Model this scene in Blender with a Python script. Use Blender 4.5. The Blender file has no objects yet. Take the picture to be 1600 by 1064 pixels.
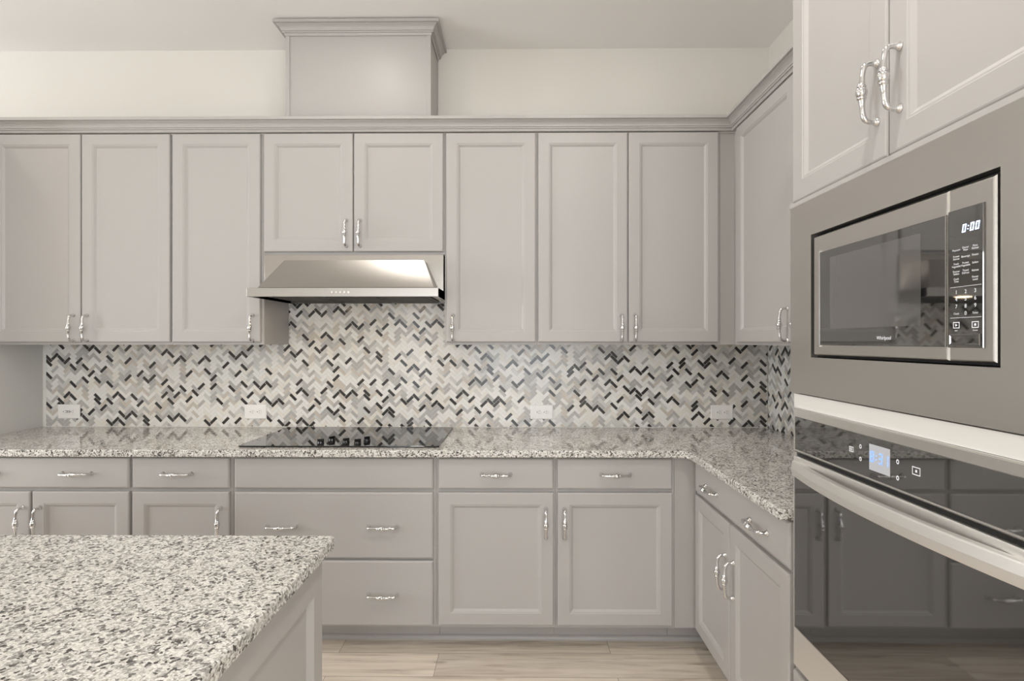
import bpy, bmesh, math, random
from mathutils import Vector, Matrix

# ------------------------------------------------------------------ camera, world, light, exposure
S = bpy.context.scene
COL = S.collection
cam_d = bpy.data.cameras.new('camera')
cam = bpy.data.objects.new('camera', cam_d)
COL.objects.link(cam)
cam.location = (0, 0, 1.40)
cam.rotation_euler = (math.pi / 2, 0, 0.0093)
cam_d.sensor_width = 36.0
cam_d.lens = 36.0 * 860 / 1600
cam_d.shift_y = 1.0 / 1600
cam_d.clip_start = 0.02
S.camera = cam

S.view_settings.view_transform = 'Standard'
S.view_settings.look = 'None'
S.view_settings.gamma = 1.0
S.view_settings.use_curve_mapping = False
S.view_settings.exposure = 0.07

W = bpy.data.worlds.new('world')
S.world = W
W.use_nodes = True
wn = W.node_tree.nodes
wn['Background'].inputs[0].default_value = (0.85, 0.93, 1.0, 1)
wn['Background'].inputs[1].default_value = 0.6

CEIL = 3.04


def area(name, loc, rot, sx, sy, power, color, shape='RECTANGLE', spread=math.pi):
    d = bpy.data.lights.new(name, 'AREA')
    d.shape = shape
    d.size = sx
    if shape in ('RECTANGLE', 'ELLIPSE'):
        d.size_y = sy
    d.energy = power
    d.color = color
    d.spread = spread
    o = bpy.data.objects.new(name, d)
    COL.objects.link(o)
    o.location = loc
    o.rotation_euler = rot
    return o


# daylight panels at unseen windows; the side-wall ones are added for fill
area('window_daylight', (-2.05, -4.62, 1.45), (math.pi / 2, 0, 0), 0.46, 2.2, 14, (0.90, 0.95, 1.0))
area('window_daylight', (0.1, -4.62, 1.45), (math.pi / 2, 0, 0), 1.9, 2.2, 68, (0.92, 0.96, 1.0))
area('window_daylight', (-6.12, 0.8, 1.45), (math.pi / 2, 0, -math.pi / 2), 2.4, 2.0, 128, (0.92, 0.96, 1.0))  # added left-wall light, brightens the right-run fronts
area('window_daylight', (1.525, -2.6, 1.45), (math.pi / 2, 0, math.pi / 2), 1.9, 2.0, 80, (0.92, 0.96, 1.0))  # added right-wall light, brightens the end panel and island side
# unseen ceiling lamps: two inferred from shadow and sheen, the rest added for fill (the lamp of each can sits just under its lens)
CANS = [(-3.1, 2.05), (-0.78, 2.28), (-2.6, 1.15), (-0.9, 1.15), (0.45, 0.9), (0.3, 2.0), (-3.1, -2.2), (-0.78, -2.2)]
CAN_POWER = [2.8, 1.6, 0.8, 2.2, 11, 2.2, 6, 6]
S.cycles.diffuse_bounces = 8
for (cx, cy), p in zip(CANS, CAN_POWER):
    area('can_lamp', (cx, cy, CEIL - 0.016), (0, 0, 0), 0.14, 0.14, p, (1.0, 0.96, 0.91), 'DISK')

# ------------------------------------------------------------------ helpers


def mat(name, color, rough=0.5, metal=0.0, ior=1.5, spec=None, emit=None, estr=0.0, coat=0.0, aniso=0.0):
    m = bpy.data.materials.new(name)
    m.use_nodes = True
    b = m.node_tree.nodes['Principled BSDF']
    b.inputs['Base Color'].default_value = (*color, 1)
    b.inputs['Roughness'].default_value = rough
    b.inputs['Metallic'].default_value = metal
    b.inputs['IOR'].default_value = ior
    if coat:
        b.inputs['Coat Weight'].default_value = coat
        b.inputs['Coat Roughness'].default_value = 0.05
    if aniso:
        b.inputs['Anisotropic'].default_value = aniso
    if emit:
        b.inputs['Emission Color'].default_value = (*emit, 1)
        b.inputs['Emission Strength'].default_value = estr
    return m


def nodes_of(m):
    nt = m.node_tree
    return nt, nt.nodes, nt.links, nt.nodes['Principled BSDF']


def bm_obj(name, bm, m, parent=None, smooth=False, inv=None):
    bmesh.ops.recalc_face_normals(bm, faces=bm.faces)
    me = bpy.data.meshes.new(name)
    bm.to_mesh(me)
    bm.free()
    ms = m if isinstance(m, (list, tuple)) else [m]
    for q in ms:
        me.materials.append(q)
    if smooth:
        for p in me.polygons:
            p.use_smooth = True
    if ms[0].name == 'brushed_hood_steel':      # brushing runs along X
        uv = me.uv_layers.new(name='brush')
        for l in me.loops:
            c = me.vertices[l.vertex_index].co
            uv.data[l.index].uv = (c.x, c.z - c.y)
    return link(name, me, parent)


ROOT_LOC = {}


def link(name, me, parent=None):
    o = bpy.data.objects.new(name, me)
    COL.objects.link(o)
    if parent is not None:
        o.parent = parent
        if parent.name in ROOT_LOC:      # parts are written in world coordinates
            o.matrix_parent_inverse = Matrix.Translation(-Vector(ROOT_LOC[parent.name]))
    return o


def tag(o, label, cat, group=None):
    o['label'] = label
    o['category'] = cat
    if group:
        o['group'] = group
    return o


def thing(name, label, cat, loc, group=None):
    o = bpy.data.objects.new(name, None)
    COL.objects.link(o)
    o.location = loc
    o.empty_display_size = 0.1
    ROOT_LOC[o.name] = loc
    return tag(o, label, cat, group)


def struct(name, bm, m):
    o = bm_obj(name, bm, m)
    o['kind'] = 'structure'
    return o


def box(bm, x0, x1, y0, y1, z0, z1, bev=0.0, mi=0):
    x0, x1 = min(x0, x1), max(x0, x1)
    y0, y1 = min(y0, y1), max(y0, y1)
    z0, z1 = min(z0, z1), max(z0, z1)
    vs = [bm.verts.new(p) for p in ((x0, y0, z0), (x1, y0, z0), (x1, y1, z0), (x0, y1, z0),
                                    (x0, y0, z1), (x1, y0, z1), (x1, y1, z1), (x0, y1, z1))]
    fs = [bm.faces.new([vs[i] for i in q]) for q in
          ((0, 1, 2, 3), (4, 5, 6, 7), (0, 1, 5, 4), (1, 2, 6, 5), (2, 3, 7, 6), (3, 0, 4, 7))]
    for f in fs:
        f.material_index = mi
    if bev:
        es = list({e for f in fs for e in f.edges})
        r = bmesh.ops.bevel(bm, geom=es, offset=bev, segments=2, affect='EDGES', profile=0.5)
        for f in r['faces']:
            f.material_index = mi
    return bm


def B(*a, **k):
    return box(bmesh.new(), *a, **k)


# local frames: u along the run, v up, w out towards the room
def fr_back(y0):
    return lambda u, v, w: Vector((u, y0 - w, v))


def fr_right(x0):
    return lambda u, v, w: Vector((x0 - w, u, v))


def rings(bm, F, u0, u1, v0, v1, prof, cap_back=True, mi=0):
    """Nested rectangular rings (inset, w) closed by a flat panel."""
    prev = None
    for ins, w in prof:
        ring = [bm.verts.new(F(a, b, w)) for a, b in
                ((u0 + ins, v0 + ins), (u1 - ins, v0 + ins), (u1 - ins, v1 - ins), (u0 + ins, v1 - ins))]
        if prev is None:
            if cap_back:
                bm.faces.new(ring).material_index = mi
        else:
            for i in range(4):
                bm.faces.new((prev[i], prev[(i + 1) % 4], ring[(i + 1) % 4], ring[i])).material_index = mi
        prev = ring
    bm.faces.new(prev).material_index = mi
    return bm


DOOR_P = [(0, .001), (0, .0145), (.0025, .0180), (.0055, .0190), (.054, .0190), (.0565, .0172), (.0605, .0168),
          (.0705, .0092)]
DRAWER_P = [(0, .001), (0, .0125), (.003, .0168), (.0075, .0190)]


def sweep(bm, path, radii, n=12, closed_caps=True):
    rows = []
    m = len(path)
    for i in range(m):
        p = Vector(path[i])
        t = (Vector(path[min(i + 1, m - 1)]) - Vector(path[max(i - 1, 0)])).normalized()
        a = Vector((1, 0, 0))
        a = (a - t * a.dot(t)).normalized()
        b = t.cross(a)
        rows.append([bm.verts.new(p + (a * math.cos(2 * math.pi * k / n) + b * math.sin(2 * math.pi * k / n)) * radii[i])
                     for k in range(n)])
    for i in range(m - 1):
        for k in range(n):
            bm.faces.new((rows[i][k], rows[i][(k + 1) % n], rows[i + 1][(k + 1) % n], rows[i + 1][k]))
    if closed_caps:
        bm.faces.new(rows[0])
        bm.faces.new(rows[-1])
    return bm


def cyl(bm, c, axis, r0, r1, h, n=24):
    ax = Vector(axis).normalized()
    a = ax.orthogonal().normalized()
    b = ax.cross(a)
    c = Vector(c)
    lo = [bm.verts.new(c + (a * math.cos(2 * math.pi * k / n) + b * math.sin(2 * math.pi * k / n)) * r0) for k in range(n)]
    hi = [bm.verts.new(c + ax * h + (a * math.cos(2 * math.pi * k / n) + b * math.sin(2 * math.pi * k / n)) * r1) for k in range(n)]
    for k in range(n):
        bm.faces.new((lo[k], lo[(k + 1) % n], hi[(k + 1) % n], hi[k]))
    bm.faces.new(lo)
    bm.faces.new(hi)
    return bm


def extrude_profile(bm, sections):
    """sections: list of equal-length closed point loops."""
    rows = [[bm.verts.new(p) for p in s] for s in sections]
    n = len(rows[0])
    for a, b in zip(rows, rows[1:]):
        for k in range(n):
            bm.faces.new((a[k], a[(k + 1) % n], b[(k + 1) % n], b[k]))
    bm.faces.new(rows[0])
    bm.faces.new(rows[-1])
    return bm


# ------------------------------------------------------------------ materials
M_cab = mat('cabinet_paint', (0.440, 0.423, 0.411), 0.40)
M_end = mat('end_panel_laminate', (0.64, 0.63, 0.61), 0.5)  # paler than the cabinets, lifts the poorly lit end panel by colour
M_wall = mat('wall_paint', (0.76, 0.735, 0.69), 0.75)
M_ceil = mat('ceiling_paint', (0.88, 0.87, 0.86), 0.9)
M_white = mat('white_trim', (0.78, 0.77, 0.74), 0.35)
M_chrome = mat('chrome', (0.72, 0.72, 0.72), 0.06, 1.0)
M_steel = mat('stainless_steel', (0.55, 0.53, 0.50), 0.30, 1.0, aniso=0.5)
M_hood = mat('brushed_hood_steel', (0.40, 0.38, 0.355), 0.25, 1.0, aniso=0.88)
nt_, N_, L_, b_ = nodes_of(M_hood)
tg_ = N_.new('ShaderNodeTangent')
tg_.direction_type = 'UV_MAP'
L_.new(tg_.outputs[0], b_.inputs['Tangent'])
M_bright = mat('bright_steel_edge', (0.80, 0.79, 0.77), 0.22, 1.0)
M_handle = mat('satin_handle_steel', (0.88, 0.865, 0.84), 0.45, 1.0)
M_black = mat('black_gap', (0.006, 0.006, 0.006), 0.6)
M_dark = mat('dark_filter', (0.09, 0.085, 0.08), 0.45, 0.6)
M_glass = mat('black_oven_glass', (0.012, 0.012, 0.012), 0.03, 0.0, ior=2.7)
M_cook = mat('black_ceramic_glass', (0.012, 0.012, 0.013), 0.03, 0.0, ior=1.6)
M_screen = mat('perforated_window', (0.085, 0.083, 0.08), 0.04, 0.0, ior=2.3)
M_knob = mat('black_knob', (0.008, 0.008, 0.008), 0.14)
M_plast = mat('white_plastic', (0.90, 0.89, 0.87), 0.35)
M_slot = mat('outlet_slot', (0.05, 0.045, 0.04), 0.6)
M_print = mat('white_print', (0.75, 0.76, 0.78), 0.5, emit=(0.85, 0.9, 1.0), estr=0.25)
M_digit = mat('lit_digit', (0.7, 0.8, 1.0), 0.5, emit=(0.62, 0.76, 1.0), estr=2.2)
M_lcd = mat('grey_lcd', (0.40, 0.40, 0.40), 0.15, emit=(0.55, 0.6, 0.72), estr=0.22)
M_blue = mat('blue_digit', (0.2, 0.35, 0.9), 0.4, emit=(0.22, 0.40, 1.0), estr=0.9)
M_lens = mat('lamp_lens', (0.9, 0.9, 0.9), 0.5, emit=(1.0, 0.92, 0.80), estr=12)
M_hoodlens = mat('hood_lamp_lens', (0.9, 0.9, 0.9), 0.5, emit=(1.0, 0.82, 0.60), estr=1.4)
M_grout = mat('grout', (0.74, 0.72, 0.68), 0.85)
T_white = mat('tile_white', (0.83, 0.82, 0.79), 0.22)
T_cream = mat('tile_cream', (0.80, 0.765, 0.70), 0.22)
T_grey = mat('tile_grey', (0.48, 0.47, 0.455), 0.22)
T_lgrey = mat('tile_light_grey', (0.64, 0.635, 0.61), 0.18)
T_beige = mat('tile_beige', (0.60, 0.545, 0.48), 0.22)
T_dark = mat('tile_charcoal', (0.045, 0.043, 0.042), 0.15)
TILES = [T_white, T_cream, T_grey, T_lgrey, T_beige, T_dark]
T_W = [0.31, 0.12, 0.19, 0.13, 0.09, 0.16]


def granite():
    m = mat('granite', (0.7, 0.7, 0.68), 0.05)
    nt, N, L, b = nodes_of(m)
    tc = N.new('ShaderNodeTexCoord')
    nz = N.new('ShaderNodeTexNoise')
    nz.inputs['Scale'].default_value = 60
    nz.inputs['Detail'].default_value = 2
    L.new(tc.outputs['Object'], nz.inputs['Vector'])
    mx = N.new('ShaderNodeMixRGB')
    mx.blend_type = 'ADD'
    mx.inputs[0].default_value = 0.016
    L.new(tc.outputs['Object'], mx.inputs[1])
    L.new(nz.outputs['Color'], mx.inputs[2])
    v = N.new('ShaderNodeTexVoronoi')
    v.inputs['Scale'].default_value = 185
    L.new(mx.outputs[0], v.inputs['Vector'])
    sep = N.new('ShaderNodeSeparateColor')
    L.new(v.outputs['Color'], sep.inputs[0])
    r = N.new('ShaderNodeValToRGB')
    r.color_ramp.interpolation = 'LINEAR'
    e = r.color_ramp.elements
    e[0].position = 0.0
    e[0].color = (0.84, 0.825, 0.785, 1)
    e[1].position = 0.34
    e[1].color = (0.74, 0.72, 0.68, 1)
    for p, c in ((0.55, (0.52, 0.50, 0.47, 1)), (0.74, (0.30, 0.29, 0.275, 1)), (0.88, (0.07, 0.067, 0.063, 1))):
        q = e.new(p)
        q.color = c
    # larger clouding biases which mineral a crystal is
    n2 = N.new('ShaderNodeTexNoise')
    n2.inputs['Scale'].default_value = 22
    n2.inputs['Detail'].default_value = 3
    L.new(tc.outputs['Object'], n2.inputs['Vector'])
    ma = N.new('ShaderNodeMath')
    ma.operation = 'MULTIPLY_ADD'
    ma.inputs[1].default_value = 0.55
    L.new(n2.outputs['Fac'], ma.inputs[0])
    mb = N.new('ShaderNodeMath')
    mb.operation = 'ADD'
    mb.inputs[1].default_value = -0.355
    L.new(sep.outputs[0], mb.inputs[0])
    L.new(mb.outputs[0], ma.inputs[2])
    L.new(ma.outputs[0], r.inputs[0])
    # fine flecks soften the crystals
    n3 = N.new('ShaderNodeTexNoise')
    n3.inputs['Scale'].default_value = 260
    n3.inputs['Detail'].default_value = 2
    L.new(tc.outputs['Object'], n3.inputs['Vector'])
    r3 = N.new('ShaderNodeValToRGB')
    r3.color_ramp.elements[0].position = 0.36
    r3.color_ramp.elements[0].color = (0.45, 0.44, 0.42, 1)
    r3.color_ramp.elements[1].position = 0.55
    r3.color_ramp.elements[1].color = (1, 1, 1, 1)
    L.new(n3.outputs['Fac'], r3.inputs[0])
    mm = N.new('ShaderNodeMixRGB')
    mm.blend_type = 'MULTIPLY'
    mm.inputs[0].default_value = 0.7
    L.new(r.outputs[0], mm.inputs[1])
    L.new(r3.outputs[0], mm.inputs[2])
    L.new(mm.outputs[0], b.inputs['Base Color'])
    return m


M_gran = granite()


def plank_floor():
    m = mat('plank_floor', (0.5, 0.45, 0.38), 0.42)
    nt, N, L, b = nodes_of(m)
    tc = N.new('ShaderNodeTexCoord')
    mp = N.new('ShaderNodeMapping')
    mp.inputs['Location'].default_value = (0.35, -2.467 + 0.175 * 20, 0)
    L.new(tc.outputs['Object'], mp.inputs['Vector'])
    br = N.new('ShaderNodeTexBrick')
    br.inputs['Scale'].default_value = 1.0
    br.inputs['Brick Width'].default_value = 1.22
    br.inputs['Row Height'].default_value = 0.175
    br.inputs['Mortar Size'].default_value = 0.0012
    br.inputs['Mortar Smooth'].default_value = 0.3
    br.inputs['Bias'].default_value = 0.0
    br.inputs['Color1'].default_value = (0.0, 0.0, 0.0, 1)
    br.inputs['Color2'].default_value = (1.0, 1.0, 1.0, 1)
    br.inputs['Mortar'].default_value = (0.5, 0.5, 0.5, 1)
    br.offset = 0.37
    br.offset_frequency = 2
    L.new(mp.outputs[0], br.inputs['Vector'])
    mp2 = N.new('ShaderNodeMapping')
    mp2.inputs['Scale'].default_value = (1.6, 22, 1)
    L.new(tc.outputs['Object'], mp2.inputs['Vector'])
    off = N.new('ShaderNodeMixRGB')
    off.blend_type = 'ADD'
    off.inputs[0].default_value = 1.0
    sc = N.new('ShaderNodeMixRGB')
    sc.blend_type = 'MULTIPLY'
    sc.inputs[0].default_value = 1.0
    sc.inputs[2].default_value = (7, 7, 7, 1)
    L.new(br.outputs['Color'], sc.inputs[1])
    L.new(mp2.outputs[0], off.inputs[1])
    L.new(sc.outputs[0], off.inputs[2])
    g = N.new('ShaderNodeTexNoise')
    g.inputs['Scale'].default_value = 1.6
    g.inputs['Detail'].default_value = 7
    g.inputs['Roughness'].default_value = 0.6
    g.inputs['Distortion'].default_value = 0.6
    L.new(off.outputs[0], g.inputs['Vector'])
    r = N.new('ShaderNodeValToRGB')
    e = r.color_ramp.elements
    e[0].position = 0.30
    e[0].color = (0.50, 0.43, 0.35, 1)
    e[1].position = 0.62
    e[1].color = (0.84, 0.76, 0.66, 1)
    q = e.new(0.45)
    q.color = (0.72, 0.64, 0.54, 1)
    L.new(g.outputs['Fac'], r.inputs[0])
    # per-plank tone
    t = N.new('ShaderNodeMixRGB')
    t.blend_type = 'MULTIPLY'
    t.inputs[0].default_value = 1.0
    tr = N.new('ShaderNodeValToRGB')
    tr.color_ramp.elements[0].color = (0.84, 0.83, 0.82, 1)
    tr.color_ramp.elements[1].color = (1.06, 1.05, 1.04, 1)
    L.new(br.outputs['Color'], tr.inputs[0])
    L.new(r.outputs[0], t.inputs[1])
    L.new(tr.outputs[0], t.inputs[2])
    # knots
    mp3 = N.new('ShaderNodeMapping')
    mp3.inputs['Scale'].default_value = (3.2, 9, 1)
    L.new(tc.outputs['Object'], mp3.inputs['Vector'])
    vk = N.new('ShaderNodeTexVoronoi')
    vk.inputs['Scale'].default_value = 1.1
    L.new(mp3.outputs[0], vk.inputs['Vector'])
    kr = N.new('ShaderNodeValToRGB')
    kr.color_ramp.elements[0].position = 0.035
    kr.color_ramp.elements[0].color = (0.42, 0.38, 0.33, 1)
    kr.color_ramp.elements[1].position = 0.14
    kr.color_ramp.elements[1].color = (1, 1, 1, 1)
    L.new(vk.outputs['Distance'], kr.inputs[0])
    k = N.new('ShaderNodeMixRGB')
    k.blend_type = 'MULTIPLY'
    k.inputs[0].default_value = 0.8
    L.new(t.outputs[0], k.inputs[1])
    L.new(kr.outputs[0], k.inputs[2])
    # seams
    s = N.new('ShaderNodeMixRGB')
    s.blend_type = 'MIX'
    s.inputs[2].default_value = (0.22, 0.18, 0.14, 1)
    L.new(br.outputs['Fac'], s.inputs[0])
    L.new(k.outputs[0], s.inputs[1])
    L.new(s.outputs[0], b.inputs['Base Color'])
    return m


M_floor = plank_floor()

# ------------------------------------------------------------------ room
XL, XR, YB, YR = -6.0, 1.405, 3.09, -4.5
struct('floor', B(XL - .12, XR + .12, YR - .12, YB + .12, -0.1, 0.0), M_floor)
struct('ceiling', B(XL - .12, XR + .12, YR - .12, YB + .12, CEIL, CEIL + 0.1), M_ceil)
struct('wall_back', B(XL - .12, XR + .12, YB, YB + .12, 0, CEIL), M_wall)


def wall_with_holes(name, horiz, fixed0, fixed1, a0, a1, holes):
    bm = bmesh.new()

    def seg(p, q, z0, z1):
        if horiz:
            box(bm, p, q, fixed0, fixed1, z0, z1)
        else:
            box(bm, fixed0, fixed1, p, q, z0, z1)
    p = a0
    for h0, h1, z0, z1 in holes:
        seg(p, h0, 0, CEIL)
        seg(h0, h1, 0, z0)
        seg(h0, h1, z1, CEIL)
        p = h1
    seg(p, a1, 0, CEIL)
    return struct(name, bm, M_wall)


HOLES_REAR = [(-2.34, -1.76, 0.3, 2.6), (-0.85, 1.05, 0.35, 2.55)]
HOLES_LEFT = [(-0.4, 2.0, 0.45, 2.45)]
HOLES_RIGHT = [(-3.55, -1.65, 0.45, 2.45)]
wall_with_holes('wall_rear', True, YR - .12, YR, XL - .12, XR, HOLES_REAR)
wall_with_holes('wall_left', False, XL - .12, XL, YR, YB, HOLES_LEFT)
wall_with_holes('wall_right', False, XR, XR + .12, YR - .12, YB, HOLES_RIGHT)


def window(n, horiz, f, h):
    bm = bmesh.new()
    a0, a1, z0, z1 = h
    bars = [(a0, a0 + .06, z0, z1), (a1 - .06, a1, z0, z1), (a0 + .06, a1 - .06, z0, z0 + .06), (a0 + .06, a1 - .06, z1 - .06, z1),
            ((a0 + a1) / 2 - .03, (a0 + a1) / 2 + .03, z0 + .06, z1 - .06)]
    if a1 - a0 < 1:
        bars.pop()
    for p, q, c, d in bars:
        if horiz:
            box(bm, p, q, f - .09, f - .03, c, d)
        elif f < 0:
            box(bm, f - .09, f - .03, p, q, c, d)
        else:
            box(bm, f + .03, f + .09, p, q, c, d)
    struct('window_%d' % n, bm, M_white)


window(1, True, YR, HOLES_REAR[0])
window(2, True, YR, HOLES_REAR[1])
window(3, False, XL, HOLES_LEFT[0])  # unseen opening, placed to let light onto the right run
window(4, False, XR, HOLES_RIGHT[0])  # unseen opening, added to light faces turned to the right

for i, (cx, cy) in enumerate(CANS):  # fixtures out of view; most only carry the added fill lamps
    t = thing('recessed_light', 'round white recessed ceiling light with a lit lens', 'ceiling light', (cx, cy, CEIL), 'recessed ceiling lights')
    bm = bmesh.new()
    n = 32
    loops = []
    for r, z in ((.095, CEIL - .0005), (.092, CEIL - .006), (.078, CEIL - .006), (.072, CEIL - .0005)):
        loops.append([bm.verts.new((cx + r * math.cos(2 * math.pi * k / n), cy + r * math.sin(2 * math.pi * k / n), z)) for k in range(n)])
    for a, b in zip(loops, loops[1:]):
        for k in range(n):
            bm.faces.new((a[k], a[(k + 1) % n], b[(k + 1) % n], b[k]))
    bm_obj('trim_ring', bm, M_white, t)
    bm_obj('lens', cyl(bmesh.new(), (cx, cy, CEIL - .0045), (0, 0, 1), .0715, .0715, .004), M_lens, t)

# ------------------------------------------------------------------ handle (shared mesh): long axis local Z, out = local -Y


def handle_mesh():
    half = [(.0640, .0000, .0088), (.0640, .0025, .0084), (.0640, .0050, .0066), (.0640, .0090, .0052), (.0640, .0150, .0047),
            (.0632, .0200, .0047), (.0610, .0245, .0049), (.0575, .0278, .0051), (.0530, .0298, .0051), (.0460, .0312, .0047),
            (.0360, .0324, .0044), (.0260, .0333, .0049), (.0185, .0339, .0060), (.0150, .0341, .0066), (.0142, .0341, .0080),
            (.0120, .0342, .0080), (.0112, .0342, .0064), (.0098, .0342, .0064), (.0085, .0343, .0082), (.0045, .0343, .0094)]
    pts = [(0, -w, z) for z, w, r in half] + [(0, -.0343, 0)] + [(0, -w, -z) for z, w, r in reversed(half)]
    rad = [r for z, w, r in half] + [.0098] + [r for z, w, r in reversed(half)]
    rad = [r * 1.2 for r in rad]
    bm = sweep(bmesh.new(), pts, rad, 14)
    bmesh.ops.recalc_face_normals(bm, faces=bm.faces)
    me = bpy.data.meshes.new('bow_handle')
    bm.to_mesh(me)
    bm.free()
    me.materials.append(M_chrome)
    for p in me.polygons:
        p.use_smooth = len(p.vertices) == 4
    return me


HANDLE = handle_mesh()


def handle(parent, side, u, v, horizontal):
    o = link('handle', HANDLE, parent)
    ry = math.pi / 2 if horizontal else 0
    if side == 'B':
        o.location = (u, PL_B['y'] - .0188, v)
        o.rotation_euler = (0, ry, 0)
    else:
        o.location = (PL_R['x'] - .0188, u, v)
        o.rotation_euler = (0, ry, -math.pi / 2)
    o['label'] = 'polished chrome bow handle'
    return o


PL_B = {'y': 0}
PL_R = {'x': 0}


def front(kind, parent, side, plane, u0, u1, v0, v1, handles=()):
    """kind door/drawer; plane = face-frame plane coordinate; handles: (u, v, horizontal)."""
    F = fr_back(plane) if side == 'B' else fr_right(plane)
    PL_B['y'] = PL_R['x'] = plane
    bm = rings(bmesh.new(), F, u0, u1, v0, v1, DOOR_P if kind == 'door' else DRAWER_P)
    o = bm_obj({'door': 'door', 'drawer': 'drawer_front', 'false': 'false_drawer_front'}[kind], bm, M_cab, parent)
    for u, v, h in handles:
        handle(o, side, u, v, h)
    return o


G = 0.0006
# ------------------------------------------------------------------ upper cabinets on the back wall
UFF = 2.784        # face-frame plane, door fronts end at 2.765
UB, UT = 1.382, 2.452
HV = 1.4665        # handle height


def upper(name_label, x0, x1, z0, doors, hs, group='upper cabinets on the back wall'):
    t = thing('upper_cabinet', name_label, 'cabinet', ((x0 + x1) / 2, YB - .01, z0), group)
    bm_obj('carcass', B(x0 + G, x1 - G, UFF, YB - .0062, z0, UT), M_cab, t)
    for (d0, d1), (hu, hv) in zip(doors, hs):
        front('door', t, 'B', UFF, d0, d1, z0 + .013, 2.4485, [(hu, hv, False)])
    return t


upper('wide grey two-door upper cabinet in the far left corner beside the tall end panel', -2.682, -1.750, UB,
      [(-2.673, -2.2115), (-2.2055, -1.7565)], [(-2.246, HV), (-2.176, HV)])
upper('narrow grey single-door upper cabinet directly left of the range hood', -1.750, -1.284, UB,
      [(-1.7435, -1.2975)], [(-1.334, HV)])
upper('short grey two-door upper cabinet mounted above the steel range hood', -1.284, -0.366, 1.838,
      [(-1.279, -.8285), (-.8225, -.3725)], [(-.860, 1.943), (-.791, 1.943)])
upper('narrow grey single-door upper cabinet just right of the range hood', -0.366, 0.0995, UB,
      [(-.357, .093)], [(-.3215, HV)])
u5 = upper('grey two-door upper cabinet on the back wall next to the inside corner', 0.0995, 1.022, UB,
           [(.106, .554), (.560, 1.009)], [(.523, HV), (.591, HV)])
bm_obj('filler_strip', B(1.0226, 1.0965, UFF, UFF + .02, UB, UT), M_cab, u5)

# upper cabinet on the right wall
UXF = 1.097
t = thing('upper_cabinet', 'grey two-door upper cabinet on the right wall, beside the tall oven cabinet', 'cabinet', (XR - .01, 2.16, UB))
bm_obj('carcass', B(UXF, XR - .001, 1.588, 2.782, UB, UT), M_cab, t)
front('door', t, 'R', UXF, 2.155, 2.722, UB + .013, 2.4485, [(2.203, HV, False)])
front('door', t, 'R', UXF, 1.600, 2.149, UB + .013, 2.4485, [(2.100, HV, False)])

# crown profile: (out, height) closed loop
CROWN = [(-.018, .000), (.002, .000), (.004, .004), (.006, .012), (.0125, .012), (.0138, .0155), (.0125, .0190), (.0165, .0195),
         (.0175, .027), (.021, .034), (.0265, .039), (.033, .0425), (.035, .0435), (.035, .0475), (.047, .0475), (.047, .0615),
         (.045, .063), (-.018, .063)]
t = bm_obj('cabinet_crown', extrude_profile(bmesh.new(), [
    [(-2.680, 2.765 - o, 2.4535 + z) for o, z in CROWN],
    [(1.078 - o, 2.765 - o, 2.4535 + z) for o, z in CROWN],
    [(1.078 - o, 1.589, 2.4535 + z) for o, z in CROWN]]), M_cab)
tag(t, 'long grey stepped crown moulding along the tops of the upper cabinets', 'moulding')

# hood chimney box above the crown
t = thing('chimney_box', 'grey boxed hood chimney rising above the upper cabinets to the ceiling', 'hood chimney', (-.82, YB - .01, UT))
cx0, cx1, cyf, cz0, cz1 = -1.192, -.443, 2.822, UT + .001, 2.972
bm_obj('box', B(cx0 + .004, cx1 - .004, cyf + .004, YB - .001, cz0, 3.034), M_cab, t)
bm_obj('corner_stile', B(cx0, cx0 + .021, cyf, cyf + .02, cz0, cz1, bev=.0012), M_cab, t)
bm_obj('corner_stile', B(cx1 - .021, cx1, cyf, cyf + .02, cz0, cz1, bev=.0012), M_cab, t)
bm_obj('scribe_strip', B(cx1 - .004, cx1, YB - .022, YB - .001, cz0, cz1), M_cab, t)
CR2 = [(max(o, -.002), z * 1.0) for o, z in CROWN]
zc = cz1 - .002
bm_obj('crown', extrude_profile(bmesh.new(), [
    [(cx0 - o, YB - .001, zc + z) for o, z in CR2],
    [(cx0 - o, cyf - o, zc + z) for o, z in CR2],
    [(cx1 + o, cyf - o, zc + z) for o, z in CR2],
    [(cx1 + o, YB - .001, zc + z) for o, z in CR2]]), M_cab, t)

# tall end panel / refrigerator enclosure at the left end
t = thing('refrigerator_surround', 'tall grey refrigerator surround whose end panel closes the counter at the far left', 'cabinet', (-3.2, 2.8, 0))
bm_obj('end_panel', B(-2.703, -2.6835, 2.455, YB - .001, 0, 2.5), M_end, t)
bm_obj('end_panel', B(-3.68, -3.66, 2.455, YB - .001, 0, 2.5), M_end, t)
bm_obj('bridge_cabinet', B(-3.659, -2.704, 2.478, YB - .001, 1.83, 2.5), M_cab, t)
PL = 2.477
front('door', t, 'B', PL, -3.655, -3.185, 1.845, 2.445, [(-3.235, 1.95, False)])
front('door', t, 'B', PL, -3.179, -2.709, 1.845, 2.445, [(-3.129, 1.95, False)])

# ------------------------------------------------------------------ herringbone backsplash


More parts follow.
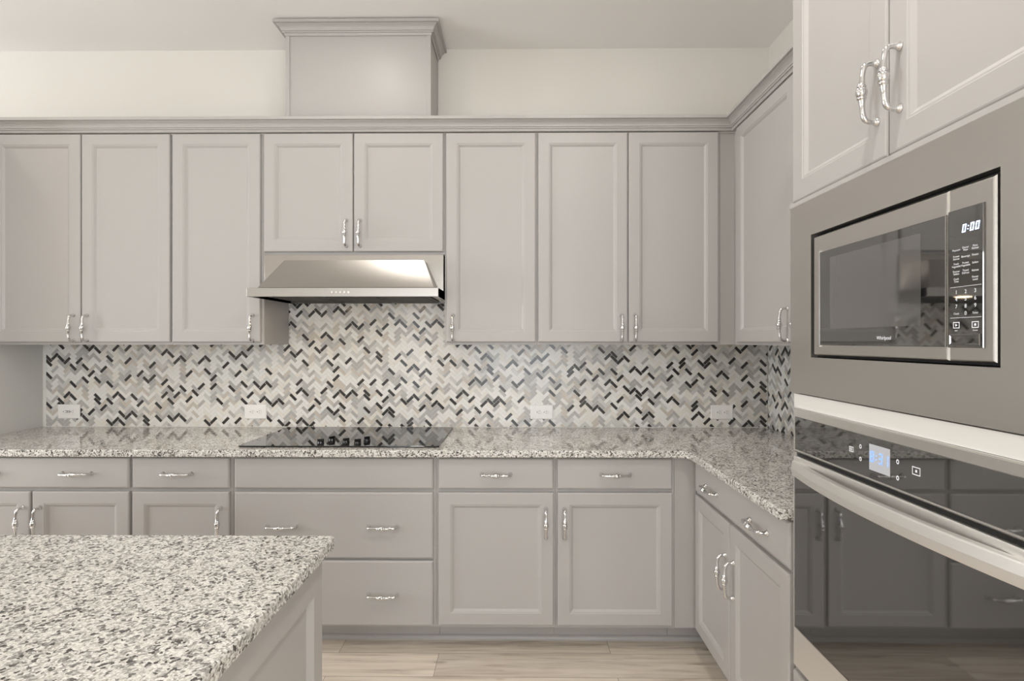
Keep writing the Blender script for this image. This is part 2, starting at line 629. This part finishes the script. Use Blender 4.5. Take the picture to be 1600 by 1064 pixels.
def clip(poly, u0, u1, v0, v1):
    def half(p, inside, cut):
        out = []
        for i in range(len(p)):
            a, b = p[i], p[(i + 1) % len(p)]
            ia, ib = inside(a), inside(b)
            if ia:
                out.append(a)
            if ia != ib:
                out.append(cut(a, b))
        return out

    def cu(c):
        return lambda a, b: (c, a[1] + (b[1] - a[1]) * (c - a[0]) / (b[0] - a[0]))

    def cv(c):
        return lambda a, b: (a[0] + (b[0] - a[0]) * (c - a[1]) / (b[1] - a[1]), c)
    for ins, ct in ((lambda q: q[0] >= u0, cu(u0)), (lambda q: q[0] <= u1, cu(u1)), (lambda q: q[1] >= v0, cv(v0)), (lambda q: q[1] <= v1, cv(v1))):
        if len(poly) < 3:
            return []
        poly = half(poly, ins, ct)
    return poly if len(poly) >= 3 else []


def herringbone(bm, F, rects, origin, rng, w_grout, w_tile):
    TL, TW, g = .0490, .0170, .0009
    c = math.sqrt(.5)
    u_lo = min(r[0] for r in rects)
    u_hi = max(r[1] for r in rects)
    v_lo = min(r[2] for r in rects)
    v_hi = max(r[3] for r in rects)

    def rot(p):      # turn the lattice by 45 degrees
        return (origin[0] + (p[0] - p[1]) * c, origin[1] + (p[0] + p[1]) * c)
    ni = int((v_hi - v_lo) / (TW / c)) + 6
    nj = int((u_hi - u_lo) / (TL / c)) + 4
    seen = {}
    for j in range(-2, nj):
        for i in range(-4, ni):
            ou, ov = i * TW + j * TL, i * TW - j * TL
            for x0, x1, y0, y1 in ((0, TL, 0, TW), (TL, TL + TW, TW - TL, TW)):
                q = [rot((ou + a, ov + b)) for a, b in ((x0 + g, y0 + g), (x1 - g, y0 + g), (x1 - g, y1 - g), (x0 + g, y1 - g))]
                us = [p[0] for p in q]
                vs = [p[1] for p in q]
                if max(us) < u_lo or min(us) > u_hi or max(vs) < v_lo or min(vs) > v_hi:
                    continue
                key = x0 > 0
                mi = rng.choices(range(1, 7), T_W)[0]
                if mi == 6 and (seen.get((i - 1, j, key)) == 6 or seen.get((i - 2, j, key)) == 6) and rng.random() < .75:
                    mi = rng.choices(range(1, 6), T_W[:5])[0]
                if mi != 6 and key and rng.random() < .03:
                    mi = 6
                seen[(i, j, key)] = mi
                for r in rects:
                    pc = clip(q, *r)
                    if len(pc) < 3:
                        continue
                    ar = abs(sum(pc[k][0] * pc[(k + 1) % len(pc)][1] - pc[(k + 1) % len(pc)][0] * pc[k][1] for k in range(len(pc)))) / 2
                    if ar < 2e-6:
                        continue
                    lo = [bm.verts.new(F(a, b, w_grout)) for a, b in pc]
                    hi = [bm.verts.new(F(a, b, w_tile)) for a, b in pc]
                    n = len(pc)
                    bm.faces.new(hi).material_index = mi
                    for k in range(n):
                        bm.faces.new((lo[k], lo[(k + 1) % n], hi[(k + 1) % n], hi[k])).material_index = mi


CT = 0.917         # countertop height
rng = random.Random(11)
bm = bmesh.new()
FB = fr_back(YB)
RB = [(-2.660, -1.2845, CT, UB + .001), (-1.2845, -.3655, CT, 1.66), (-.3655, 1.3985, CT, UB + .001)]
for r in RB:
    box(bm, r[0], r[1], YB - .004, YB - .0005, r[2], r[3])
herringbone(bm, FB, RB, (-2.692, CT - .012), rng, .004, .0052)
t = bm_obj('tile_backsplash', bm, [M_grout] + TILES)
tag(t, 'long herringbone mosaic tile backsplash on the back wall behind cooktop and outlets', 'backsplash')
bm_obj('edge_trim', B(-2.668, -2.6605, YB - .0057, YB - .0005, CT, UB), M_white, t)
bm_obj('caulk_line', B(-2.660, 1.398, YB - .0058, YB - .0053, CT, CT + .003), M_grout, t)

bm = bmesh.new()
FRW = fr_right(XR)
RR = [(1.588, YB - .0065, CT, UB + .001)]
box(bm, XR - .004, XR - .0005, RR[0][0], RR[0][1], CT, UB + .001)
herringbone(bm, FRW, RR, (1.55, CT - .02), rng, .004, .0052)
t = bm_obj('tile_backsplash', bm, [M_grout] + TILES)
tag(t, 'short herringbone mosaic tile backsplash on the right wall by the oven cabinet', 'backsplash')

# ------------------------------------------------------------------ outlets


def outlet(x0, x1, label, gfci=False):
    z0, z1 = .963, 1.043
    yf = YB - .0052
    xc, zc = (x0 + x1) / 2, (z0 + z1) / 2
    t = thing('wall_outlet', label, 'outlet', (xc, yf, zc), 'wall outlets in the backsplash')
    F = fr_back(yf)
    bm_obj('cover_plate', rings(bmesh.new(), F, x0, x1, z0, z1, [(0, .0002), (0, .003), (.004, .0055)]), M_plast, t)
    if gfci:
        o = bm_obj('receptacle', rings(bmesh.new(), F, xc - .034, xc + .034, zc - .0165, zc + .0165, [(0, .005), (0, .0066), (.0012, .0074)]), M_plast, t)
        bm = bmesh.new()
        for s in (-1, 1):
            box(bm, xc + s * .006 - .004, xc + s * .006 + .004, yf - .0088, yf - .0073, zc - .007, zc + .007)
        bm_obj('test_button', bm, mat('grey_button', (.35, .34, .33), .5), o)
        cs = (-.021, .021)
    else:
        cs = (-.0195, .0195)
    for s in cs:
        if not gfci:
            bm = bmesh.new()
            n = 28
            prev = None
            for r, w in ((.0165, .005), (.0165, .0068), (.0155, .0076)):
                ring = []
                for k in range(n):
                    a = 2 * math.pi * k / n
                    dx, dz = r * math.cos(a), r * math.sin(a)
                    dz = max(-.0140, min(.0140, dz))
                    ring.append(bm.verts.new(F(xc + s + dx, zc + dz, w)))
                if prev:
                    for k in range(n):
                        bm.faces.new((prev[k], prev[(k + 1) % n], ring[(k + 1) % n], ring[k]))
                prev = ring
            bm.faces.new(prev)
            o = bm_obj('receptacle', bm, M_plast, t)
        bm = bmesh.new()
        d = .0077
        box(bm, xc + s + .0015, xc + s + .0095, yf - d - .0003, yf - d + .0005, zc + .0045, zc + .0062)
        box(bm, xc + s + .0015, xc + s + .0085, yf - d - .0003, yf - d + .0005, zc - .0062, zc - .0045)
        cyl(bm, (xc + s - .0065, yf - d + .0005, zc), (0, -1, 0), .0026, .0026, .0008, 12)
        bm_obj('slots', bm, M_slot, o)
    bm = bmesh.new()
    cyl(bm, (xc, yf - .005, zc), (0, -1, 0), .003, .0026, .0012, 12)
    if not gfci:
        bm_obj('screw', bm, M_plast, t)
    else:
        bm.free()


outlet(-2.591, -2.466, 'white outlet with two grey buttons near the left end of the backsplash', True)
outlet(-1.534, -1.409, 'white duplex outlet beside the front left corner of the cooktop')
outlet(.075, .201, 'white duplex outlet on the tile a short way right of the cooktop')
outlet(1.081, 1.204, 'white duplex outlet nearest the inside corner of the counter')

# ------------------------------------------------------------------ range hood
hx0, hx1 = -1.279, -.371
hz0, hz1, hzt = 1.610, 1.652, 1.836
t = thing('range_hood', 'stainless steel under-cabinet range hood above the black cooktop', 'range hood', (-.825, YB - .01, hz0))
bm_obj('back_housing', B(hx0, hx1, 2.772, YB - .006, hz1 + .0005, hzt, bev=.0015), M_hood, t)
# sloped canopy
bm = bmesh.new()
bl, br, tl, tr = hx0 + .046, hx1 - .022, -1.143, -.456
yb_, yt = 2.600, 2.690
lo = [bm.verts.new(p) for p in ((bl, yb_, hz1 + .001), (br, yb_, hz1 + .001), (br, 2.7715, hz1 + .001), (bl, 2.7715, hz1 + .001))]
hi = [bm.verts.new(p) for p in ((tl, yt, 1.797), (tr, yt, 1.797), (tr, 2.7715, 1.797), (tl, 2.7715, 1.797))]
for k in range(4):
    bm.faces.new((lo[k], lo[(k + 1) % 4], hi[(k + 1) % 4], hi[k]))
bm.faces.new(lo)
bm.faces.new(hi)
bmesh.ops.bevel(bm, geom=list(bm.edges), offset=.0015, segments=2, affect='EDGES')
bm_obj('canopy', bm, M_hood, t)
# lip: a frame around the underside
bm = bmesh.new()
box(bm, hx0, hx1, 2.588, 2.606, hz0, hz1, bev=.0015)
box(bm, hx0, hx0 + .015, 2.606, YB - .006, hz0, hz1)
box(bm, hx1 - .015, hx1, 2.606, YB - .006, hz0, hz1)
box(bm, hx0 + .015, hx1 - .015, YB - .024, YB - .006, hz0, hz1)
box(bm, hx0 + .015, hx1 - .015, 2.606, 2.7715, hz1 - .006, hz1)
bm_obj('lip', bm, M_hood, t)
bm_obj('underside_panel', B(hx0 + .016, hx1 - .016, 2.607, YB - .025, hz0 + .014, hz0 + .020), M_steel, t)
for i in range(3):
    a = hx0 + .06 + i * .266
    bm = bmesh.new()
    box(bm, a, a + .255, 2.73, 3.03, hz0 + .006, hz0 + .0135)
    for k in range(14):
        yy = 2.745 + k * .0205
        box(bm, a + .012, a + .243, yy, yy + .008, hz0 + .003, hz0 + .0065)
    bm_obj('grease_filter', bm, M_dark, t)
for lx in (-1.062, -.606):
    bm_obj('lamp', cyl(bmesh.new(), (lx, 2.672, hz0 + .0085), (0, 0, 1), .032, .032, .005), M_hoodlens, t)
for k in range(5):
    bm_obj('button', cyl(bmesh.new(), (-.872 + k * .0195, 2.5885, 1.631), (0, -1, 0), .0058, .0052, .004, 16), M_bright, t)
for lx in (-1.062, -.606):
    area('hood_lamp_light', (lx, 2.672, hz0 + .003), (0, 0, 0), .064, .064, 0.4, (1.0, 0.78, 0.52), 'DISK')

# ------------------------------------------------------------------ countertop (L shape)


def slab(pts, z0, z1, ease=.006):
    bm = bmesh.new()
    lo = [bm.verts.new((x, y, z0)) for x, y in pts]
    hi = [bm.verts.new((x, y, z1)) for x, y in pts]
    n = len(pts)
    f0 = bm.faces.new(lo)
    f1 = bm.faces.new(hi)
    for k in range(n):
        bm.faces.new((lo[k], lo[(k + 1) % n], hi[(k + 1) % n], hi[k]))
    bmesh.ops.recalc_face_normals(bm, faces=bm.faces)
    es = list(f1.edges) + list(f0.edges)
    bmesh.ops.bevel(bm, geom=es, offset=ease, segments=4, affect='EDGES', profile=.5)
    return bm


t = bm_obj('countertop', slab([(-2.681, YB - .002), (-2.681, 2.428), (.712, 2.428), (.735, 2.420), (.750, 2.400), (.752, 1.588),
                               (XR - .002, 1.588), (XR - .002, YB - .002)], .8845, CT), M_gran, smooth=False)
tag(t, 'L-shaped speckled grey granite countertop on the base cabinets along both walls', 'countertop')

# ------------------------------------------------------------------ cooktop
t = thing('cooktop', 'black glass electric cooktop with centre knobs, set in the granite under the hood', 'cooktop', (-.815, 2.77, CT))
pts = [(-1.272, 2.500), (-1.262, 2.490), (-.368, 2.490), (-.355, 2.503), (-.355, 3.045), (-1.272, 3.045)]
bm_obj('glass_top', slab(pts, CT + .0006, CT + .0075, .002), M_cook, t)
for (kx, ky, ang) in ((-.915, 2.555, .5), (-.886, 2.625, .9), (-.802, 2.575, .55), (-.742, 2.555, .5), (-.716, 2.620, .9)):
    o = bm_obj('knob', cyl(bmesh.new(), (kx, ky, CT + .0076), (0, 0, 1), 0.0165, .0150, .010), M_knob, t)
    bm = B(-.0148, .0148, -.0035, .0035, 0, .011, bev=.0015)
    bmesh.ops.rotate(bm, verts=bm.verts, cent=(0, 0, 0), matrix=Matrix.Rotation(ang, 3, 'Z'))
    bmesh.ops.translate(bm, verts=bm.verts, vec=(kx, ky, CT + .0176))
    bm_obj('grip', bm, M_knob, o)

# ------------------------------------------------------------------ base cabinets on the back wall
BFF = 2.476
BZ0, BZ1 = .114, .884
DT, DB = .8755, .7385      # drawer front
OT, OB = .7235, .130       # doors


def base(label, x0, x1):
    t = thing('base_cabinet', label, 'cabinet', ((x0 + x1) / 2, YB - .02, 0), 'base cabinets along the back wall')
    bm_obj('carcass', B(x0 + G, x1 - G, BFF, YB - .002, BZ0, BZ1), M_cab, t)
    bm_obj('toe_kick', B(x0 + G, x1 - G, 2.586, 2.604, 0.0, BZ0 - .0005), M_cab, t)
    return t


HD = .8055
t = base('wide grey base cabinet in the left corner, one drawer over two doors', -2.682, -1.738)
front('drawer', t, 'B', BFF, -2.634, -1.7455, DB, DT, [(-2.40, HD, True), (-1.980, HD, True)])
front('door', t, 'B', BFF, -2.634, -2.194, OB, OT, [(-2.228, .587, False)])
front('door', t, 'B', BFF, -2.184, -1.7455, OB, OT, [(-2.150, .587, False)])
t = base('narrow grey base cabinet left of the cooktop drawers, one drawer over one door', -1.738, -1.2805)
front('drawer', t, 'B', BFF, -1.7305, -1.2925, DB, DT, [(-1.526, HD, True)])
front('door', t, 'B', BFF, -1.7305, -1.2925, OB, OT, [(-1.328, .587, False)])
t = base('wide grey base cabinet of stacked deep drawers directly under the cooktop', -1.2805, -.3635)
front('false', t, 'B', BFF, -1.2690, -.3755, DB, DT)
front('drawer', t, 'B', BFF, -1.2690, -.3755, .4265, .7235, [(-1.055, .571, True), (-.601, .571, True)])
front('drawer', t, 'B', BFF, -1.2690, -.3755, .1250, .4165, [(-1.055, .266, True), (-.601, .266, True)])
t = base('grey base cabinet right of the cooktop drawers, door handle on its right edge', -.3635, .1715)
front('drawer', t, 'B', BFF, -.3525, .163, DB, DT, [(-.094, HD, True)])
front('door', t, 'B', BFF, -.3525, .163, OB, OT, [(.128, .587, False)])
t = base('grey base cabinet beside the inside corner, door handle on its left edge', .1715, .704)
front('drawer', t, 'B', BFF, .180, .692, DB, DT, [(.439, HD, True)])
front('door', t, 'B', BFF, .180, .692, OB, OT, [(.211, .587, False)])
bm_obj('filler_strip', B(.7045, .8035, BFF, BFF + .02, BZ0, BZ1), M_cab, t)
bm_obj('toe_kick', B(.7045, .879, 2.586, 2.604, 0, BZ0 - .0005), M_cab, t)

bm = bmesh.new()
extrude_profile(bm, [[(x, 2.5855 - o, z) for o, z in ((0, 0), (.012, 0), (.012, .008), (.009, .016), (.004, .021), (0, .023))] for x in (-2.68, .878)])
o = struct('baseboard_back', bm, M_cab)

# base cabinet on the right run
RXF = .805
t = thing('base_cabinet', 'grey base cabinet of the right run, wide drawer over two doors beside the oven', 'cabinet', (XR - .02, 2.0, 0))
bm_obj('carcass', B(RXF, XR - .002, 1.588, 2.474, BZ0, BZ1), M_cab, t)
bm_obj('toe_kick', B(.880, .898, 1.588, 2.5845, 0, BZ0 - .0005), M_cab, t)
front('drawer', t, 'R', RXF, 1.600, 2.440, DB, DT, [(2.232, .797, True), (1.800, .797, True)])
front('door', t, 'R', RXF, 2.048, 2.440, OB, OT, [(2.080, .530, False)])
front('door', t, 'R', RXF, 1.600, 2.042, OB, OT, [(2.006, .530, False)])

# ------------------------------------------------------------------ tall oven cabinet (opening built as a frame)
OX = .805
oy0, oy1 = .762, 1.587
t = thing('oven_cabinet', 'tall grey cabinet on the right holding the microwave and wall oven', 'cabinet', (XR - .02, 1.175, 0))
bm = bmesh.new()
box(bm, OX, XR - .002, oy1 - .019, oy1, BZ0, UT)
box(bm, OX, XR - .002, oy0, oy0 + .019, BZ0, UT)
box(bm, OX, XR - .002, oy0 + .019, oy1 - .019, 1.776, UT)
box(bm, OX, XR - .002, oy0 + .019, oy1 - .019, BZ0, .470)
box(bm, XR - .02, XR - .002, oy0 + .019, oy1 - .019, .470, 1.776)
bm_obj('carcass', bm, M_cab, t)
bm_obj('rail', B(OX - .020, XR - .03, oy0 + .0195, oy1 - .0195, 1.2135, 1.2525), M_white, t)['label'] = 'white rail between microwave and oven'
bm_obj('bottom_rail', B(OX - .025, OX - .0005, oy0, oy1 - .004, 1.7765, 1.7885), M_cab, t)
front('door', t, 'R', OX, 1.1785, 1.5805, 1.793, 2.4485, [(1.209, 1.942, False)])
front('door', t, 'R', OX, .7685, 1.1725, 1.793, 2.4485, [(1.138, 1.942, False)])
front('drawer', t, 'R', OX, .7685, 1.5805, .130, .465, [(1.36, .30, True), (.98, .30, True)])
bm_obj('toe_kick', B(.880, .898, oy0, oy1, 0, BZ0 - .0005), M_cab, t)
bm_obj('crown', extrude_profile(bmesh.new(), [[(.786 - o, y, 2.4535 + z) for o, z in CROWN] for y in (oy0, oy1)]), M_cab, t)

# ------------------------------------------------------------------ text and segment digits on the appliance fronts (plane faces -X, text runs towards -Y)


def text_bm(items, F):
    """items: (string, u centre, v centre, height); F(u, v, w) with u to the reader's right."""
    bm = bmesh.new()
    for s, uc, vc, h in items:
        cu = bpy.data.curves.new('lettering', 'FONT')
        cu.body = s
        cu.align_x = 'CENTER'
        cu.align_y = 'CENTER'
        cu.size = h * 1.38
        o = bpy.data.objects.new('lettering', cu)
        COL.objects.link(o)
        bpy.context.view_layer.update()
        me = bpy.data.meshes.new_from_object(o.evaluated_get(bpy.context.evaluated_depsgraph_get()))
        bpy.data.objects.remove(o)
        bpy.data.curves.remove(cu)
        for v in me.vertices:
            v.co = F(uc + v.co.x, vc + v.co.y, 0.0)
        bm.from_mesh(me)
        bpy.data.meshes.remove(me)
    return bm


SEG = {'0': 'abcdef', '1': 'bc', '3': 'abgcd', '7': 'abc', '8': 'abcdefg'}


def digits_bm(s, F, uc, vc, h, slant=.18):
    bm = bmesh.new()
    w, th, adv = h * .52, h * .13, h * .80
    widths = [adv * .5 if ch == ':' else adv for ch in s]
    u = uc - sum(widths) / 2

    def quad(a0, a1, b0, b1):
        lo = [bm.verts.new(F(a + slant * b, vc + b, .0)) for a, b in ((a0, b0), (a1, b0), (a1, b1), (a0, b1))]
        hi = [bm.verts.new(F(a + slant * b, vc + b, .0004)) for a, b in ((a0, b0), (a1, b0), (a1, b1), (a0, b1))]
        bm.faces.new(hi)
        for k in range(4):
            bm.faces.new((lo[k], lo[(k + 1) % 4], hi[(k + 1) % 4], hi[k]))
    for ch, wd in zip(s, widths):
        c = u + wd / 2
        if ch == ':':
            for b in (-h * .18, h * .18):
                quad(c - th / 2, c + th / 2, b - th / 2, b + th / 2)
        else:
            g = th * .25
            S_ = {'a': (c - w / 2 + g, c + w / 2 - g, h / 2 - th, h / 2), 'd': (c - w / 2 + g, c + w / 2 - g, -h / 2, -h / 2 + th),
                  'g': (c - w / 2 + g, c + w / 2 - g, -th / 2, th / 2), 'f': (c - w / 2, c - w / 2 + th, g, h / 2 - g),
                  'b': (c + w / 2 - th, c + w / 2, g, h / 2 - g), 'e': (c - w / 2, c - w / 2 + th, -h / 2 + g, -g),
                  'c': (c + w / 2 - th, c + w / 2, -h / 2 + g, -g)}
            for k in SEG[ch]:
                quad(*S_[k])
        u += wd
    return bm


def fr_text(x0):
    return lambda u, v, w: Vector((x0 - w, -u, v))


# ------------------------------------------------------------------ microwave with trim kit
t = thing('microwave', 'built-in stainless microwave with black glass door above the wall oven', 'microwave', (1.1, 1.175, 1.257))
PX = .777          # trim panel front
oyA, oyB, ozA, ozB = .892, 1.463, 1.357, 1.681
bm = bmesh.new()
p0, p1, q0, q1 = .779, 1.572, 1.2565, 1.7755
box(bm, PX, OX - .001, oyB, p1, q0, q1)
box(bm, PX, OX - .001, p0, oyA, q0, q1)
box(bm, PX, OX - .001, oyA, oyB, q0, ozA)
box(bm, PX, OX - .001, oyA, oyB, ozB, q1)
bm_obj('trim_kit', bm, M_steel, t)
# body seen as the black gap around the face
bm = bmesh.new()
box(bm, PX + .018, 1.25, oyA + .002, oyB - .002, ozA + .002, ozB - .002)
bm_obj('body', bm, M_black, t)
fA, fB, gA, gB = .899, 1.446, 1.3645, 1.6705
FM = fr_right(PX + .018)
MP = [(0, 0), (0, .0165), (.0022, .0195), (.0045, .0200)]
dr = bm_obj('door', rings(bmesh.new(), FM, .9965, fB, gA, gB, MP), M_steel, t)
ctl = bm_obj('control_column', rings(bmesh.new(), FM, fA, .9950, gA, gB, MP), M_steel, t)
bm_obj('seam_strip', B(PX + .001, PX + .012, .9951, .9964, gA + .001, gB - .001), M_bright, t)
FG = fr_right(PX - .002)
gl = bm_obj('door_glass', rings(bmesh.new(), FG, .9985, 1.412, 1.3895, 1.6265, [(0, .0002), (0, .0022), (.0015, .003)]), M_glass, t)
bm_obj('inner_window', rings(bmesh.new(), FG, 1.060, 1.366, 1.430, 1.607, [(0, .0028), (0, .0032)]), M_screen, gl)['label'] = 'paler perforated window in the door glass'
bm_obj('door_edge', B(PX - .0062, PX - .002, .9968, .9984, 1.3895, 1.6265), M_bright, gl)
FT = fr_text(PX - .0053)
bm_obj('logo', text_bm([('Whirlpool', -1.166, 1.4065, .0080)], FT), M_print, gl)
bm_obj('edge_frame', rings(bmesh.new(), fr_right(PX - .0018), 1.4122, 1.4162, 1.3855, 1.6305, [(0, 0), (0, .003)]), M_bright, dr)
cg = bm_obj('control_glass', rings(bmesh.new(), FG, .9185, .9935, 1.3885, 1.6305, [(0, .0002), (0, .0022), (.0015, .003)]), M_glass, t)
bm_obj('clock_digits', digits_bm('0:00', FT, -.9435, 1.5950, .0138), M_digit, cg)
cu3 = (-.9745, -.9545, -.9345)
it = []
lab = [[('Popcorn',), ('Dinner', 'Plate'), ('Pizza', 'Reheat')], [('Frozen', 'Entree'), ('Beverage',), ('Potato',)],
       [('Fresh', 'Vegetable'), ('Frozen', 'Vegetable'), ('Soften',)], [('Simmer', 'Soften'), ('Timed', 'Defrost'), ('Reheat',)],
       [('Cook', 'Time'), (), ('Power', 'Level')]]
for r_, row in enumerate(lab):
    zz = 1.5595 - r_ * .0132
    for c_, wds in enumerate(row):
        for k, wd in enumerate(wds):
            it.append((wd, cu3[c_], zz + (.0 if len(wds) == 1 else (.0022 - k * .0044)), .0036))
for n_, s_ in enumerate('123456789'):
    it.append((s_, cu3[n_ % 3], 1.4855 - (n_ // 3) * .0125, .0068))
it += [('Clock', cu3[0], 1.4480, .0036), ('0', cu3[1], 1.4480, .0068), ('Timer', cu3[2], 1.4480, .0036),
       ('Start', cu3[0], 1.4185, .0026), ('Cancel', cu3[2], 1.4185, .0026)]
for q in it:
    bm_obj('key_label', text_bm([q], FT), M_print, cg)


def rframe(bm, F, u0, u1, v0, v1, th):
    for a0, a1, b0, b1 in ((u0, u1, v0, v0 + th), (u0, u1, v1 - th, v1), (u0, u0 + th, v0 + th, v1 - th), (u1 - th, u1, v0 + th, v1 - th)):
        bm.faces.new([bm.verts.new(F(a, b, 0)) for a, b in ((a0, b0), (a1, b0), (a1, b1), (a0, b1))])


for c_ in (0, 2):
    bm = bmesh.new()
    rframe(bm, FT, cu3[c_] - .007, cu3[c_] + .007, 1.4225, 1.4335, .0013)
    c = cu3[c_]
    if c_ == 0:
        pt = ((c - .002, 1.4255), (c + .003, 1.428), (c - .002, 1.4305))
    else:
        pt = ((c - .002, 1.426), (c + .002, 1.426), (c + .002, 1.430), (c - .002, 1.430))
    bm.faces.new([bm.verts.new(FT(a, b, 0)) for a, b in pt])
    bm_obj('key_symbol', bm, M_print, cg)
for zz in (1.4945, 1.4405):
    bm = bmesh.new()
    bm.faces.new([bm.verts.new(FT(a, b, 0)) for a, b in ((-.988, zz), (-.922, zz), (-.922, zz + .0006), (-.988, zz + .0006))])
    bm_obj('divider_line', bm, M_print, cg)
bm_obj('door_button', rings(bmesh.new(), FG, .923, .989, 1.392, 1.4125, [(0, .0028), (0, .0045), (.002, .0058), (.0045, .0046)]), M_glass, cg)

# ------------------------------------------------------------------ wall oven
t = thing('wall_oven', 'built-in stainless wall oven with bowed handle and dark glass door', 'oven', (1.1, 1.175, .475))
OY0, OY1 = .795, 1.553
OFX = .775
bm = B(.83, 1.36, OY0 + .03, OY1 - .03, .485, 1.205)
bm_obj('body', bm, M_black, t)
FO = fr_right(OFX + .029)
bm_obj('control_panel', rings(bmesh.new(), FO, OY0, OY1, 1.0925, 1.2130, [(0, 0), (0, .026), (.003, .029)]), M_bright, t)
FGo = fr_right(OFX)
cg = bm_obj('control_glass', rings(bmesh.new(), FGo, OY0 + .012, OY1 - .014, 1.1000, 1.1905, [(0, 0), (0, .0015), (.001, .002)]), M_glass, t)
FTo = fr_text(OFX - .0023)


def uY(y):
    return -y


lcd = bm_obj('display', rings(bmesh.new(), FGo, 1.148, 1.215, 1.1190, 1.1755, [(0, .0019), (0, .0026)]), M_lcd, cg)
bm_obj('clock_digits', digits_bm('8:31', fr_text(OFX - .0027), -1.1815, 1.1490, .0235, .05), M_blue, lcd)
bm = bmesh.new()
rframe(bm, FTo, -1.288, -1.272, 1.1445, 1.1565, .0014)
for du in (-1.2835, -1.2785):
    bm.faces.new([bm.verts.new(FTo(a, b, 0)) for a, b in ((du - .0012, 1.147), (du + .0012, 1.147), (du + .0012, 1.154), (du - .0012, 1.154))])
bm_obj('touch_symbol', bm, M_print, cg)
bm = bmesh.new()
rframe(bm, FTo, -1.084, -1.062, 1.1400, 1.1560, .0016)
bm.faces.new([bm.verts.new(FTo(a, b, 0)) for a, b in ((-1.0755, 1.1455), (-1.0705, 1.1455), (-1.0705, 1.1505), (-1.0755, 1.1505))])
bm_obj('touch_symbol', bm, M_print, cg)
for u_, v_ in ((-1.246, 1.163), (-1.246, 1.135), (-1.125, 1.155), (-1.125, 1.122)):
    bm = bmesh.new()
    ring = [bm.verts.new(FTo(u_ + .0042 * math.cos(k * math.pi / 6), v_ + .0050 * math.sin(k * math.pi / 6), 0)) for k in range(12)]
    ring2 = [bm.verts.new(FTo(u_ + .0022 * math.cos(k * math.pi / 6), v_ + .0028 * math.sin(k * math.pi / 6), 0)) for k in range(12)]
    for k in range(12):
        bm.faces.new((ring[k], ring[(k + 1) % 12], ring2[(k + 1) % 12], ring2[k]))
    bm_obj('touch_symbol', bm, M_print, cg)
bm_obj('vent_gap', B(OFX + .010, OFX + .028, OY0 + .02, OY1 - .02, 1.0805, 1.0920), M_black, t)
bm_obj('side_bracket', B(OFX + .001, OFX + .028, OY1 - .019, OY1 - .001, 1.0805, 1.0920), M_bright, t)
dr = bm_obj('door', rings(bmesh.new(), FO, OY0, OY1, .4950, 1.0800, [(0, 0), (0, .026), (.002, .0285), (.004, .029)]), M_handle, t)
gl = bm_obj('door_glass', rings(bmesh.new(), FGo, OY0 + .014, OY1 - .014, .6080, 1.0350, [(0, .0002), (0, .0015), (.0012, .0022)]), M_glass, dr)
bm_obj('glass_edge', rings(bmesh.new(), FGo, OY1 - .0138, OY1 - .0115, .6080, 1.0350, [(0, .0), (0, .003)]), M_bright, dr)
bm_obj('glass_edge', rings(bmesh.new(), FGo, OY0 + .014, OY1 - .0115, .6050, .6078, [(0, .0), (0, .003)]), M_bright, dr)
# bowed handle
secs = []
n = 24
for k in range(n + 1):
    s = -1 + 2 * k / n
    y = (OY0 + OY1) / 2 + s * (OY1 - OY0) / 2 * .998
    bow = .034 * (1 - s * s) + .004
    xo = OFX - bow
    th = .015 if abs(s) < .9 else .015 - .010 * (abs(s) - .9) / .1
    z0, z1 = 1.0235, 1.0655
    e = .0035
    secs.append([(xo + th, y, z0), (xo + e, y, z0), (xo + e * .3, y, z0 + e * .3), (xo, y, z0 + e), (xo - .002, y, (z0 + z1) / 2), (xo, y, z1 - e),
                 (xo + e * .3, y, z1 - e * .3), (xo + e, y, z1), (xo + th, y, z1)])
bm_obj('handle', extrude_profile(bmesh.new(), secs), M_handle, dr, smooth=False)

# ------------------------------------------------------------------ island
t = thing('kitchen_island', 'grey panelled kitchen island in front with a granite top', 'kitchen island', (-1.7, .77, 0))
ix0, ix1, iy0, iy1 = -2.96, -.497, .19, 1.342
bm_obj('body', B(ix0, ix1, iy0, iy1 - .02, .09, .8835), M_cab, t)
bm_obj('plinth', B(ix0 + .02, ix1 - .05, iy0 + .05, iy1 - .07, 0, .0895), M_cab, t)
FI = lambda u, v, w: Vector((ix1 + w, u, v))
IP = [(0, .0005), (0, .0195), (.0015, .0205), (.054, .0205), (.056, .0190), (.070, .0075)]
for a, b in ((.77, iy1), (iy0, .768)):
    # top rail is deeper than the stiles: the panel field starts lower
    bm = bmesh.new()
    rings(bm, FI, a, b, .0905, .8835, IP)
    bmesh.ops.recalc_face_normals(bm, faces=bm.faces)
    for v in bm.verts:
        if v.co.x < ix1 + .0206 and v.co.z > .8 and v.co.z < .8835 - .03:
            v.co.z -= .032
    bm_obj('side_panel', bm, M_cab, t)
for k in range(4):
    a = ix0 + .006 + k * .615
    PLI = iy1 - .0195
    FBk = lambda u, v, w: Vector((u, PLI + w, v))
    bm_obj('door', rings(bmesh.new(), FBk, a, a + .605, .10, .87, DOOR_P), M_cab, t)
t = bm_obj('island_countertop', slab([(-3.0, .15), (-.462, .15), (-.4525, .16), (-.4525, 1.362), (-.462, 1.371), (-3.0, 1.371)], .8845, .9150, .005), M_gran)
tag(t, 'large speckled granite slab on the island in the foreground', 'countertop')
